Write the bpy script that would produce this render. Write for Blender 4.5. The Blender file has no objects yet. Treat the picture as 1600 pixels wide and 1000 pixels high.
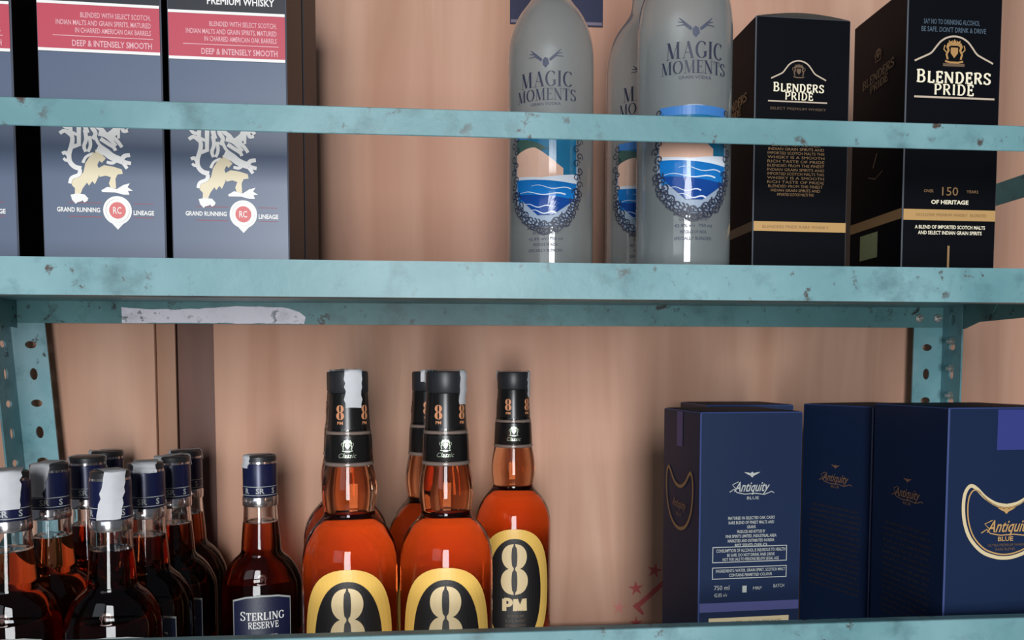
import bpy, bmesh, math, random
from mathutils import Vector, Matrix
random.seed(7)
PI = math.pi
R = math.radians
SC = bpy.context.scene
COL = SC.collection
ZC = 1.45                      # height of the lens above the floor (m); shelf sizes below are in cm from that level

# ------------------------------------------------------------------ camera, world, lights, exposure
cam_d = bpy.data.cameras.new('camera')
cam = bpy.data.objects.new('camera', cam_d)
COL.objects.link(cam)
cam.location = (0, -0.60, ZC)
cam.rotation_euler = (R(90 - 3.2), 0, R(-5.0))
cam_d.sensor_fit = 'HORIZONTAL'
cam_d.sensor_width = 36
cam_d.lens = 36 * 1250 / 1600
cam_d.shift_y = (654.9 - 500) / 1600
cam_d.clip_start = 0.02
SC.camera = cam

w = bpy.data.worlds.new('world')
SC.world = w
w.use_nodes = True
bg = w.node_tree.nodes['Background']
bg.inputs[0].default_value = (0.80, 0.86, 1.0, 1)
bg.inputs[1].default_value = 0.10

def area(name, loc, target, sx, sy, power, color):
    d = bpy.data.lights.new(name, 'AREA')
    d.shape = 'RECTANGLE'
    d.size, d.size_y = sx, sy
    d.energy = power
    d.color = color
    o = bpy.data.objects.new(name, d)
    COL.objects.link(o)
    o.location = loc
    v = Vector(target) - Vector(loc)
    o.rotation_euler = v.to_track_quat('-Z', 'Y').to_euler()
    return o

# daylight through the open shop door behind the photographer, and through the wide shop front left of it
area('doorway_daylight', (-0.10, -3.2, 1.45), (0.0, 0.2, 1.40), 0.85, 2.2, 116, (0.96, 0.98, 1.0))
area('shopfront_daylight', (-1.35, -2.9, 1.95), (-0.2, 0.2, 1.4), 1.3, 1.3, 8, (0.84, 0.92, 1.0))

SC.view_settings.view_transform = 'Standard'
SC.view_settings.look = 'None'
SC.view_settings.gamma = 1
SC.view_settings.use_curve_mapping = False
SC.view_settings.exposure = 0.0
SC.cycles.use_denoising = True
SC.cycles.max_bounces = 14
SC.cycles.transmission_bounces = 12
SC.cycles.sample_clamp_indirect = 6.0

# ------------------------------------------------------------------ materials
def srgb(r, g, b):
    def f(c):
        c /= 255
        return c / 12.92 if c <= 0.04045 else ((c + 0.055) / 1.055) ** 2.4
    return (f(r), f(g), f(b), 1)

def mat(name, col, rough=0.5, metal=0.0, var=0.0, vscale=30.0, spec=0.5, bump=0.0, bscale=200.0, **kw):
    m = bpy.data.materials.new(name)
    m.use_nodes = True
    nt = m.node_tree
    b = nt.nodes['Principled BSDF']
    b.inputs['Base Color'].default_value = col
    b.inputs['Roughness'].default_value = rough
    b.inputs['Metallic'].default_value = metal
    b.inputs['Specular IOR Level'].default_value = spec
    for k, v in kw.items():
        b.inputs[k.replace('_', ' ')].default_value = v
    if var or bump:
        tc = nt.nodes.new('ShaderNodeTexCoord')
    if var:
        n = nt.nodes.new('ShaderNodeTexNoise')
        n.inputs['Scale'].default_value = vscale
        n.inputs['Detail'].default_value = 5
        nt.links.new(tc.outputs['Object'], n.inputs['Vector'])
        mx = nt.nodes.new('ShaderNodeMix')
        mx.data_type = 'RGBA'
        mx.inputs[6].default_value = tuple(c * (1 - var) for c in col[:3]) + (1,)
        mx.inputs[7].default_value = tuple(min(1, c * (1 + var)) for c in col[:3]) + (1,)
        nt.links.new(n.outputs['Fac'], mx.inputs[0])
        nt.links.new(mx.outputs[2], b.inputs['Base Color'])
    if bump:
        n2 = nt.nodes.new('ShaderNodeTexNoise')
        n2.inputs['Scale'].default_value = bscale
        n2.inputs['Detail'].default_value = 4
        nt.links.new(tc.outputs['Object'], n2.inputs['Vector'])
        bp = nt.nodes.new('ShaderNodeBump')
        bp.inputs['Strength'].default_value = bump
        bp.inputs['Distance'].default_value = 0.001
        nt.links.new(n2.outputs['Fac'], bp.inputs['Height'])
        nt.links.new(bp.outputs['Normal'], b.inputs['Normal'])
    return m

def paint_mat(name, base, rust, amount, pale=None):
    """old enamel paint with chipped dark spots and faded patches"""
    m = bpy.data.materials.new(name)
    m.use_nodes = True
    nt = m.node_tree
    N, L = nt.nodes, nt.links
    b = N['Principled BSDF']
    b.inputs['Roughness'].default_value = 0.42
    tc = N.new('ShaderNodeTexCoord')
    def noise(scale, detail, rough=0.55, sx=1):
        mp = N.new('ShaderNodeMapping')
        mp.inputs['Scale'].default_value = (sx, 1, 1)
        L.new(tc.outputs['Object'], mp.inputs['Vector'])
        n = N.new('ShaderNodeTexNoise')
        n.inputs['Scale'].default_value = scale
        n.inputs['Detail'].default_value = detail
        n.inputs['Roughness'].default_value = rough
        L.new(mp.outputs['Vector'], n.inputs['Vector'])
        return n
    def ramp(node, a, c):
        r = N.new('ShaderNodeMapRange')
        r.inputs['From Min'].default_value = a
        r.inputs['From Max'].default_value = c
        L.new(node.outputs['Fac'], r.inputs['Value'])
        return r
    def mix(fac, a, c):
        x = N.new('ShaderNodeMix')
        x.data_type = 'RGBA'
        L.new(fac, x.inputs[0])
        if isinstance(a, tuple): x.inputs[6].default_value = a
        else: L.new(a, x.inputs[6])
        x.inputs[7].default_value = c
        return x.outputs[2]
    fade = ramp(noise(9, 4), 0.40, 0.72)
    c1 = mix(fade.outputs[0], base, pale or tuple(min(1, v * 1.35) for v in base[:3]) + (1,))
    grime = ramp(noise(24, 6, 0.65), 0.52, 0.76)
    c2 = mix(grime.outputs[0], c1, tuple(v * 0.55 for v in base[:3]) + (1,))
    chips = ramp(noise(70, 8, 0.62), 0.62 - amount, 0.68 - amount)
    blot = ramp(noise(11, 3), 0.46, 0.56)
    mu = N.new('ShaderNodeMath')
    mu.operation = 'MULTIPLY'
    L.new(chips.outputs[0], mu.inputs[0])
    L.new(blot.outputs[0], mu.inputs[1])
    c3 = mix(mu.outputs[0], c2, rust)
    L.new(c3, b.inputs['Base Color'])
    bp = N.new('ShaderNodeBump')
    bp.inputs['Strength'].default_value = 0.35
    bp.inputs['Distance'].default_value = 0.0006
    L.new(noise(120, 6).outputs['Fac'], bp.inputs['Height'])
    L.new(bp.outputs['Normal'], b.inputs['Normal'])
    return m

def wood_mat(name, c1, c2, c3):
    m = bpy.data.materials.new(name)
    m.use_nodes = True
    nt = m.node_tree
    N, L = nt.nodes, nt.links
    b = N['Principled BSDF']
    b.inputs['Roughness'].default_value = 0.6
    b.inputs['Specular IOR Level'].default_value = 0.25
    tc = N.new('ShaderNodeTexCoord')
    mp = N.new('ShaderNodeMapping')
    mp.inputs['Scale'].default_value = (11, 11, 1.0)
    mp.inputs['Rotation'].default_value = (0, R(7), 0)
    L.new(tc.outputs['Object'], mp.inputs['Vector'])
    n = N.new('ShaderNodeTexNoise')
    n.inputs['Scale'].default_value = 1.4
    n.inputs['Detail'].default_value = 7
    n.inputs['Distortion'].default_value = 1.1
    L.new(mp.outputs['Vector'], n.inputs['Vector'])
    r = N.new('ShaderNodeValToRGB')
    r.color_ramp.elements[0].position = 0.32
    r.color_ramp.elements[0].color = c2
    r.color_ramp.elements[1].position = 0.68
    r.color_ramp.elements[1].color = c1
    L.new(n.outputs['Fac'], r.inputs['Fac'])
    n2 = N.new('ShaderNodeTexNoise')
    n2.inputs['Scale'].default_value = 3.0
    n2.inputs['Detail'].default_value = 3
    L.new(tc.outputs['Object'], n2.inputs['Vector'])
    mr = N.new('ShaderNodeMapRange')
    mr.inputs['From Min'].default_value = 0.42
    mr.inputs['From Max'].default_value = 0.75
    mr.inputs['To Max'].default_value = 0.55
    L.new(n2.outputs['Fac'], mr.inputs['Value'])
    x = N.new('ShaderNodeMix')
    x.data_type = 'RGBA'
    L.new(mr.outputs[0], x.inputs[0])
    L.new(r.outputs['Color'], x.inputs[6])
    x.inputs[7].default_value = c3
    L.new(x.outputs[2], b.inputs['Base Color'])
    return m

def glass_mat(name, sigma=None, rough=0.0, ior=1.42, tint=(1, 1, 1, 1)):
    """clear glass; with sigma (per metre, r g b) the solid is filled with absorbing spirit"""
    m = bpy.data.materials.new(name)
    m.use_nodes = True
    nt = m.node_tree
    b = nt.nodes['Principled BSDF']
    b.inputs['Base Color'].default_value = tint
    b.inputs['Roughness'].default_value = rough
    b.inputs['IOR'].default_value = ior
    b.inputs['Transmission Weight'].default_value = 1.0
    if sigma:
        d = max(sigma)
        v = nt.nodes.new('ShaderNodeVolumeAbsorption')
        v.inputs['Color'].default_value = tuple(1 - s / d for s in sigma) + (1,)
        v.inputs['Density'].default_value = d
        nt.links.new(v.outputs[0], nt.nodes['Material Output'].inputs['Volume'])
    return m

M = {}
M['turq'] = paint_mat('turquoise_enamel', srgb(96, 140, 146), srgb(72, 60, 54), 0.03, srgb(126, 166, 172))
M['turq_shade'] = paint_mat('turquoise_enamel_shade', srgb(74, 118, 122), srgb(40, 38, 38), 0.05, srgb(92, 140, 142))  # darker copy of the enamel, with the shade of inward faces in its colour
M['glare'] = paint_mat('glare_paint', srgb(222, 218, 230), srgb(110, 118, 122), 0.06, srgb(240, 236, 246))  # near-white colour that holds the glare on the rear lip
M['steel'] = mat('bolt_steel', srgb(190, 190, 185), 0.35, 0.8)
M['ply'] = wood_mat('plywood', srgb(206, 165, 142), srgb(182, 138, 114), srgb(200, 142, 122))
M['ply_dark'] = wood_mat('plywood_dark', srgb(120, 88, 78), srgb(104, 74, 66), srgb(112, 84, 78))
M['ply_mid'] = wood_mat('plywood_strip', srgb(176, 134, 110), srgb(158, 118, 96), srgb(160, 118, 100))
M['gapdark'] = mat('wall_gap', srgb(50, 36, 32), 0.9)
M['floor'] = mat('cement_floor', srgb(128, 122, 116), 0.7, var=0.15, vscale=4)
M['red_print'] = mat('red_ink', srgb(188, 82, 82), 0.7)
M['red_faint'] = mat('faded_red_ink', srgb(204, 128, 116), 0.7)
M['slate'] = mat('slate_card', srgb(80, 94, 118), 0.36, var=0.06, vscale=12, spec=0.6)  # slate print, lightened to carry the daylight sheen in its colour
M['slate_top'] = mat('black_card', srgb(30, 33, 42), 0.4, var=0.2, vscale=90)
M['slate_edge'] = mat('slate_card_edge', srgb(96, 100, 112), 0.5)
M['band_red'] = mat('red_band_ink', srgb(186, 66, 84), 0.45)
M['white_ink'] = mat('white_ink', srgb(236, 234, 230), 0.5)
M['pinkwhite_ink'] = mat('pink_white_ink', srgb(224, 170, 176), 0.5)
M['cream_foil'] = mat('cream_foil', srgb(226, 212, 180), 0.4)
M['seal_red'] = mat('seal_red_ink', srgb(214, 110, 110), 0.5)
M['line_red'] = mat('fine_red_line', srgb(150, 70, 80), 0.5)
M['black_card'] = mat('matt_black_card', srgb(11, 13, 18), 0.40, var=0.15, vscale=15, spec=0.09)
M['black_edge'] = mat('black_card_edge', srgb(88, 92, 100), 0.5)
M['gold'] = mat('gold_foil', srgb(206, 164, 106), 0.38, 0.25)
M['gold_dim'] = mat('dull_gold_ink', srgb(150, 116, 78), 0.5)
M['gold_dark'] = mat('dark_gold_ink', srgb(104, 82, 62), 0.55)
M['cream_ink'] = mat('cream_ink', srgb(244, 234, 206), 0.5)
M['pale_line'] = mat('pale_gold_line', srgb(196, 178, 158), 0.45)
M['blue_grey_ink'] = mat('blue_grey_ink', srgb(78, 96, 112), 0.5)
M['sticker'] = mat('green_sticker', srgb(134, 140, 100), 0.6, var=0.2, vscale=300)
M['flap_card'] = mat('grey_card_inside', srgb(176, 176, 172), 0.7)
M['navy'] = mat('navy_card', srgb(22, 37, 66), 0.45, var=0.08, vscale=14, spec=0.18)
M['navy_dark'] = mat('dark_navy_card', srgb(16, 18, 34), 0.3, var=0.1, vscale=14, spec=0.45)
M['navy_edge'] = mat('navy_card_edge', srgb(58, 74, 126), 0.45)
M['navy_tab'] = mat('violet_blue_ink', srgb(48, 56, 122), 0.4)
M['navy_band'] = mat('lavender_blue_ink', srgb(72, 76, 128), 0.45)
M['beige_label'] = mat('beige_label', srgb(208, 190, 150), 0.6)
M['silver_ink'] = mat('silver_grey_ink', srgb(168, 172, 168), 0.45)
M['bronze_ink'] = mat('bronze_ink', srgb(128, 96, 76), 0.45)
M['paper'] = mat('paper_strip', srgb(246, 247, 250), 0.6, var=0.05, vscale=150, bump=0.12, bscale=300)
M['grey_print'] = mat('grey_print', srgb(140, 144, 156), 0.7)
# spirits and bottles
M['amber_dark'] = glass_mat('dark_whisky', (16, 62, 95))
M['amber'] = glass_mat('amber_whisky', (3.2, 18, 31))
M['clear'] = glass_mat('clear_glass', None, 0.0, 1.45)
M['cap_navy'] = mat('navy_cap', srgb(24, 30, 66), 0.28, 0.2)
M['cap_black'] = mat('black_plastic_cap', srgb(34, 36, 40), 0.42)
M['sleeve'] = mat('black_neck_sleeve', srgb(22, 20, 20), 0.25)
M['silver'] = mat('silver_collar', srgb(210, 206, 208), 0.16, 0.95)
M['label_navy'] = mat('navy_label', srgb(20, 26, 58), 0.4)
M['label_black'] = mat('black_label', srgb(26, 22, 22), 0.5)
M['label_gold'] = mat('yellow_gold_label', srgb(250, 198, 100), 0.42, 0.0, var=0.12, vscale=25)
M['eight'] = mat('pale_gold_ink', srgb(232, 206, 158), 0.45)
M['copper_ink'] = mat('copper_ink', srgb(206, 140, 100), 0.4)
M['back_label'] = mat('cream_back_label', srgb(238, 214, 190), 0.6)
M['back_navy'] = mat('dark_back_label', srgb(60, 34, 34), 0.6)
M['holo'] = mat('hologram_foil', srgb(180, 190, 170), 0.3, 0.7, var=0.5, vscale=400)
M['frost'] = mat('frosted_glass', srgb(178, 187, 188), 0.5, var=0.03, vscale=8,
                 Transmission_Weight=0.72, IOR=1.25, Coat_Weight=1.0, Coat_Roughness=0.05, Coat_IOR=1.6)
M['ink_navy'] = mat('navy_ink', srgb(38, 44, 66), 0.5)
M['ink_grey'] = mat('grey_navy_ink', srgb(66, 72, 92), 0.55)
M['sea'] = mat('sea_blue_ink', srgb(24, 112, 186), 0.12, var=0.25, vscale=60)
M['sea_dark'] = mat('deep_sea_ink', srgb(20, 66, 140), 0.12, var=0.2, vscale=60)
M['foam'] = mat('foam_ink', srgb(214, 222, 232), 0.35)
M['sand'] = mat('sand_ink', srgb(226, 184, 162), 0.15, var=0.08, vscale=80)
M['hill'] = mat('green_hill_ink', srgb(64, 92, 84), 0.4, var=0.3, vscale=90)
M['sky_ink'] = mat('sky_blue_ink', srgb(62, 120, 186), 0.3)
M['teal'] = mat('teal_sea_ink', srgb(34, 108, 146), 0.12, var=0.3, vscale=70)
M['tint'] = mat('pale_blue_print', srgb(146, 162, 182), 0.45)
M['poster'] = mat('navy_poster', srgb(20, 24, 62), 0.5, var=0.2, vscale=40)
M['poster_rim'] = mat('poster_rim', srgb(120, 108, 124), 0.6)

# ------------------------------------------------------------------ mesh helpers (cm in, metres out)
def link_mesh(name, me, mats, parent=None):
    o = bpy.data.objects.new(name, me)
    for m in (mats if isinstance(mats, (list, tuple)) else [mats]):
        me.materials.append(m)
    COL.objects.link(o)
    if parent is not None:
        o.parent = parent
    return o

def finish(name, bm, mats, parent=None, smooth=False, angle=35, scale=0.01):
    if scale != 1:
        bmesh.ops.scale(bm, vec=(scale,) * 3, verts=bm.verts)
    me = bpy.data.meshes.new(name)
    bm.to_mesh(me)
    bm.free()
    if smooth:
        me.shade_smooth()
        me.set_sharp_from_angle(angle=R(angle))
    return link_mesh(name, me, mats, parent)

def add_box(bm, x0, y0, z0, x1, y1, z1, mi=0):
    vs = [bm.verts.new(p) for p in ((x0, y0, z0), (x1, y0, z0), (x1, y1, z0), (x0, y1, z0),
                                    (x0, y0, z1), (x1, y0, z1), (x1, y1, z1), (x0, y1, z1))]
    for f in ((3, 2, 1, 0), (4, 5, 6, 7), (0, 1, 5, 4), (1, 2, 6, 5), (2, 3, 7, 6), (3, 0, 4, 7)):
        fc = bm.faces.new([vs[i] for i in f])
        fc.material_index = mi
    return vs

def box_obj(name, b, m, parent=None, bevel=0.0, segs=2):
    bm = bmesh.new()
    add_box(bm, *b)
    if bevel:
        bmesh.ops.bevel(bm, geom=bm.edges[:], offset=bevel, segments=segs, affect='EDGES', profile=0.5)
    return finish(name, bm, m, parent, smooth=bool(bevel))

def lathe(bm, prof, n=48, cap_lo=True, cap_hi=True, mi=0):
    """prof: list of (r, z[, depth factor])"""
    rings = []
    for p in prof:
        r, z = p[0], p[1]
        k = p[2] if len(p) > 2 else 1.0
        rings.append([bm.verts.new((r * math.sin(2 * PI * i / n), -r * k * math.cos(2 * PI * i / n), z)) for i in range(n)])
    for a, b in zip(rings, rings[1:]):
        for i in range(n):
            j = (i + 1) % n
            bm.faces.new((a[i], a[j], b[j], b[i])).material_index = mi
    if cap_lo:
        bm.faces.new(rings[0][::-1])
    if cap_hi:
        bm.faces.new(rings[-1])
    return rings

def lathe_obj(name, prof, m, parent=None, n=48, closed=True, angle=40):
    bm = bmesh.new()
    lathe(bm, prof, n, closed, closed)
    bmesh.ops.recalc_face_normals(bm, faces=bm.faces)
    return finish(name, bm, m, parent, smooth=True, angle=angle)

def smooth_profile(pts, sub=4):
    """Catmull-Rom through (r, z, k)"""
    out = []
    n = len(pts)
    for i in range(n - 1):
        p0, p1, p2, p3 = pts[max(i - 1, 0)], pts[i], pts[i + 1], pts[min(i + 2, n - 1)]
        for s in range(sub):
            t = s / sub
            out.append(tuple(0.5 * (2 * b + (c - a) * t + (2 * a - 5 * b + 4 * c - d) * t * t + (3 * b - a - 3 * c + d) * t ** 3)
                             for a, b, c, d in zip(p0, p1, p2, p3)))
    out.append(tuple(pts[-1]))
    return out

# ------------------------------------------------------------------ flat print: 2D shapes laid on box faces or round bottles
def arc(cx, cy, rx, ry, a0, a1, n=14):
    return [(cx + rx * math.cos(R(a0 + (a1 - a0) * i / n)), cy + ry * math.sin(R(a0 + (a1 - a0) * i / n))) for i in range(n + 1)]

_font = {}
def font_mesh(s, shear=0.0, offset=0.0):
    key = (s, shear, offset)
    if key not in _font:
        cu = bpy.data.curves.new('t', 'FONT')
        cu.body = s
        cu.size = 1
        cu.resolution_u = 2
        cu.shear = shear
        cu.offset = offset
        ob = bpy.data.objects.new('t', cu)
        me = bpy.data.meshes.new_from_object(ob)
        _font[key] = ([(v.co.x, v.co.y) for v in me.vertices], [tuple(p.vertices) for p in me.polygons])
        bpy.data.objects.remove(ob)
        bpy.data.meshes.remove(me)
        bpy.data.curves.remove(cu)
    return _font[key]

def curve2(pts, sub=4, closed=False):
    n = len(pts)
    if n < 3: return pts
    g = (lambda i: pts[i % n]) if closed else (lambda i: pts[min(max(i, 0), n - 1)])
    out = []
    for i in range(n if closed else n - 1):
        p0, p1, p2, p3 = g(i - 1), g(i), g(i + 1), g(i + 2)
        for k in range(sub):
            t = k / sub
            out.append(tuple(0.5 * (2 * b + (c - a) * t + (2 * a - 5 * b + 4 * c - d) * t * t + (3 * b - a - 3 * c + d) * t ** 3) for a, b, c, d in zip(p0, p1, p2, p3)))
    out.append(pts[0] if closed else pts[-1])
    return out

TINY = {'fine_lettering', 'motto_lettering', 'fine_lines', 'story_lettering', 'small_lettering', 'back_lettering', 'band_lettering', 'lace_border', 'small_print',
        'heritage_lettering', 'year_lettering', 'warning_lettering', 'label_lettering', 'cap_lettering', 'top_lettering', 'sleeve_numerals', 'seal_letters', 'side_lettering', 'side_emblem'}
class Print:
    def __init__(self):
        self.v, self.f, self.lay = [], [], 0       # lay: every stroke lies a hair above the one before
    def poly(self, pts, up=True):
        if up: self.lay += 1
        b = len(self.v)
        self.v += [(p[0], p[1], self.lay) for p in pts]
        self.f.append(tuple(range(b, b + len(pts))))
    def rect(self, x0, y0, x1, y1):
        self.poly([(x0, y0), (x1, y0), (x1, y1), (x0, y1)])
    def frame(self, x0, y0, x1, y1, t):
        self.rect(x0, y0, x1, y0 + t); self.rect(x0, y1 - t, x1, y1)
        self.rect(x0, y0 + t, x0 + t, y1 - t); self.rect(x1 - t, y0 + t, x1, y1 - t)
    def stroke(self, pts, wd, wd1=None, pen=None):
        """ribbon along pts; pen=(thin, thick) gives a broad-nib weight, heavy where the line runs vertically"""
        n = len(pts)
        L_, R_ = [], []
        for i, (x, y) in enumerate(pts):
            a, b = pts[max(i - 1, 0)], pts[min(i + 1, n - 1)]
            dx, dy = b[0] - a[0], b[1] - a[1]
            l = math.hypot(dx, dy) or 1
            dx, dy = dx / l, dy / l
            t = i / max(n - 1, 1)
            h = wd if wd1 is None else wd + (wd1 - wd) * t
            if pen:
                h = pen[0] + (pen[1] - pen[0]) * abs(dy) ** 1.6
            L_.append((x - dy * h / 2, y + dx * h / 2))
            R_.append((x + dy * h / 2, y - dx * h / 2))
        self.lay += 1
        for i in range(n - 1):
            self.poly([R_[i], R_[i + 1], L_[i + 1], L_[i]], False)
    def ring(self, cx, cy, rx, ry, t, n=32, a0=0, a1=360):
        o = arc(cx, cy, rx, ry, a0, a1, n); q = arc(cx, cy, rx - t, ry - t, a0, a1, n)
        for i in range(n):
            self.poly([q[i], o[i], o[i + 1], q[i + 1]][::-1], False)
    def text(self, s, cx, cy, h, width=None, align='c', shear=0.0, bold=0.0, slope=0.0):
        v, f = font_mesh(s, shear, bold)
        xs = [p[0] for p in v]
        x0, x1 = min(xs), max(xs)
        k = h / 0.7
        kx = width / (x1 - x0) if width else k
        base = {'c': (x0 + x1) / 2, 'l': x0, 'r': x1}[align]
        b = len(self.v)
        for p in v:
            X = (p[0] - base) * kx
            self.v.append((cx + X, cy - h / 2 + p[1] * k + X * slope, self.lay))
        self.f += [tuple(i + b for i in q) for q in f]
    def glyphs(self, s, cx, cy, h, width, thick=0.16, thin=0.05, serif=0.11, gap=0.10, small=None, fn=None, slope=0.0):
        """roman lettering drawn from pen strokes; small = height factor of all letters but the first"""
        x = 0
        parts = []
        for i, ch in enumerate(s):
            k = 1 if (small is None or i == 0) else small
            if ch == ' ':
                x += 0.4; continue
            wd, strokes, serifs = GL[ch]
            parts.append((ch, x, k)); x += (wd + gap) * k
        tot = x - gap
        sx = width / tot
        def tr(px, py):
            X, Y = (px - tot / 2) * sx, (py - 0.5) * h
            if fn: X, Y = fn(X, Y)
            return (cx + X, cy + Y + X * slope)
        sub = Print()
        for ch, ox, k in parts:
            wd, strokes, serifs = GL[ch]
            for st in strokes:
                kind, pts = st
                P2 = [(ox + a * k, b * k) for a, b in pts]
                if kind == 'T': sub.stroke(P2, thick)
                elif kind == 't': sub.stroke(P2, thin * 1.2)
                else: sub.stroke(P2, 0, pen=(thin, thick))
            for (a, b, wl) in serifs:
                a, b = ox + a * k, b * k
                bb = b + (thin / 2 if b <= 0.01 else -thin / 2)
                e = (serif + wl / 2)
                sub.rect(a - e, bb - thin / 2, a + e, bb + thin / 2)
        b = len(self.v)
        self.v += [tr(p[0], p[1]) + (p[2] % 7,) for p in sub.v]
        self.f += [tuple(i + b for i in q) for q in sub.f]
    def build(self, name, m, parent, fmap, maxlen=None):
        bm = bmesh.new()
        vs = [bm.verts.new((p[0], p[1], (p[2] % 40) * 1e-5)) for p in self.v]
        for q in self.f:
            try: bm.faces.new([vs[i] for i in q])
            except ValueError: pass
        for fc in bm.faces: fc.normal_update()
        big = [fc for fc in bm.faces if len(fc.verts) > 4]
        if big: bmesh.ops.triangulate(bm, faces=big)
        if maxlen:
            for _ in range(6):
                es = [e for e in bm.edges if e.calc_length() > maxlen]
                if not es: break
                bmesh.ops.subdivide_edges(bm, edges=es, cuts=1)
                ng = [fc for fc in bm.faces if len(fc.verts) > 4]
                if ng: bmesh.ops.triangulate(bm, faces=ng)
        for fc in bm.faces:
            fc.normal_update()
            if fc.normal.z < 0: fc.normal_flip()
        for v_ in bm.verts:
            lift_ = v_.co.z * 60
            q = fmap(v_.co.x, v_.co.y)
            v_.co = fmap(v_.co.x, v_.co.y, lift_) if lift_ else q
        o = finish(name, bm, m, parent)
        if name in TINY:
            o['kind'] = 'stuff'                        # print too small to pick apart letter by letter
        return o

def _glyphs():
    g = {}
    s = .16
    g['B'] = (.70, [('T', [(s, 0), (s, 1)]), ('p', [(s, .97), (.36, .97)] + arc(.36, .76, .2, .21, 80, -80, 8) + [(.36, .53), (s, .53)]),
                    ('p', [(s, .52), (.38, .52)] + arc(.38, .275, .24, .25, 80, -80, 8) + [(.38, .03), (s, .03)])], [(s - .05, 0, .05), (s - .05, 1, .05)])
    g['L'] = (.60, [('T', [(s, 0), (s, 1)]), ('t', [(s, .03), (.58, .03)]), ('t', [(.57, 0), (.57, .26)])], [(s, 0, .1), (s, 1, .1)])
    g['E'] = (.62, [('T', [(s, 0), (s, 1)]), ('t', [(s, .03), (.60, .03)]), ('t', [(.58, 0), (.58, .25)]), ('t', [(s, .97), (.57, .97)]),
                    ('t', [(.55, .76), (.55, 1)]), ('t', [(s, .52), (.46, .52)]), ('t', [(.45, .40), (.45, .64)])], [(s - .05, 0, .05), (s - .05, 1, .05)])
    g['N'] = (.82, [('t', [(.14, 0), (.14, 1)]), ('T', [(.14, .97), (.70, .03)]), ('t', [(.70, 0), (.70, 1)])], [(.14, 0, .06), (.10, 1, .06), (.70, 1, .06)])
    g['D'] = (.76, [('T', [(s, 0), (s, 1)]), ('p', [(s, .97), (.34, .97)] + arc(.34, .5, .34, .47, 84, -84, 12) + [(.34, .03), (s, .03)])], [(s - .05, 0, .05), (s - .05, 1, .05)])
    g['R'] = (.74, [('T', [(s, 0), (s, 1)]), ('p', [(s, .97), (.38, .97)] + arc(.38, .74, .22, .23, 80, -80, 8) + [(.38, .50), (s, .50)]),
                    ('T', [(.38, .50), (.66, .02)])], [(s, 0, .06), (s - .05, 1, .05), (.68, 0, .02)])
    g['P'] = (.66, [('T', [(s, 0), (s, 1)]), ('p', [(s, .97), (.38, .97)] + arc(.38, .715, .23, .255, 80, -80, 8) + [(.38, .46), (s, .46)])], [(s, 0, .1), (s - .05, 1, .05)])
    g['I'] = (.34, [('T', [(.17, 0), (.17, 1)])], [(.17, 0, .1), (.17, 1, .1)])
    g['S'] = (.62, [('p', arc(.32, .74, .22, .23, 20, 200, 10) + [(.20, .60), (.32, .52), (.44, .43)] + arc(.31, .26, .24, .23, 35, -165, 12)),
                    ('t', [(.53, .74), (.53, .97)]), ('t', [(.08, .03), (.08, .28)])], [])
    g['M'] = (1.0, [('t', [(.14, 0), (.17, 1)]), ('T', [(.19, .98), (.48, .04)]), ('t', [(.48, .03), (.78, .97)]), ('T', [(.82, 0), (.80, 1)])],
              [(.14, 0, .05), (.14, 1, .03), (.84, 0, .1), (.84, 1, .05)])
    g['A'] = (.80, [('t', [(.12, 0), (.40, .98)]), ('T', [(.39, .98), (.68, .02)]), ('t', [(.22, .34), (.56, .34)])], [(.12, 0, .05), (.68, 0, .08)])
    g['G'] = (.80, [('p', arc(.42, .5, .34, .48, 40, 325, 18)), ('T', [(.68, .10), (.68, .42)]), ('t', [(.66, .72), (.66, .97)])], [(.68, .42, .08)])
    g['C'] = (.72, [('p', arc(.42, .5, .34, .48, 42, 318, 18)), ('t', [(.65, .72), (.65, .97)])], [])
    g['O'] = (.84, [('p', arc(.42, .5, .35, .48, 90, 450, 26))], [])
    g['T'] = (.68, [('T', [(.34, 0), (.34, 1)]), ('t', [(.03, .97), (.65, .97)]), ('t', [(.05, .74), (.05, 1)]), ('t', [(.63, .74), (.63, 1)])], [(.34, 0, .1)])
    g['V'] = (.76, [('T', [(.10, .98), (.38, .02)]), ('t', [(.38, .02), (.66, .98)])], [(.10, 1, .08), (.66, 1, .05)])
    return g
GL = _glyphs()

def front_map(eps=0.05):
    return lambda u, v, d=0: Vector((u, -eps - d, v))
def left_map(depth, eps=0.05):                     # u runs from the back edge to the front edge
    return lambda u, v, d=0: Vector((-eps - d, depth - u, v))
def round_map(rad, k=1.0, eps=0.05, phi0=0.0):     # u is arc length from the middle of the front
    def f(u, v, d=0):
        r = rad(v) if callable(rad) else rad
        a = phi0 + u / r
        return Vector(((r + eps + d) * math.sin(a), -((r + eps) * k + d) * math.cos(a), v))
    return f

# ------------------------------------------------------------------ things
def thing(name, label, cat, x, y, z, rot=0.0, group=None):
    o = bpy.data.objects.new(name, None)
    o.empty_display_size = 0.03
    COL.objects.link(o)
    o.location = (x / 100, y / 100, ZC + z / 100)
    o.rotation_euler = (0, 0, R(rot))
    o['label'] = label
    o['category'] = cat
    if group: o['group'] = group
    return o

def dup(root, x, y, z, rot, label, skip=()):
    def cp(o, parent):
        c = o.copy()
        COL.objects.link(c)
        c.parent = parent
        for ch in o.children:
            if ch.name.split('.')[0] not in skip:
                cp(ch, c)
        return c
    r = cp(root, None)
    r.location = (x / 100, y / 100, ZC + z / 100)
    r.rotation_euler = (0, 0, R(rot))
    r['label'] = label
    return r

def structure(o):
    o['kind'] = 'structure'
    return o

UP, LOW = 8.35, -30.6           # levels of the two shelf decks
FLOOR = -ZC * 100

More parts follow.
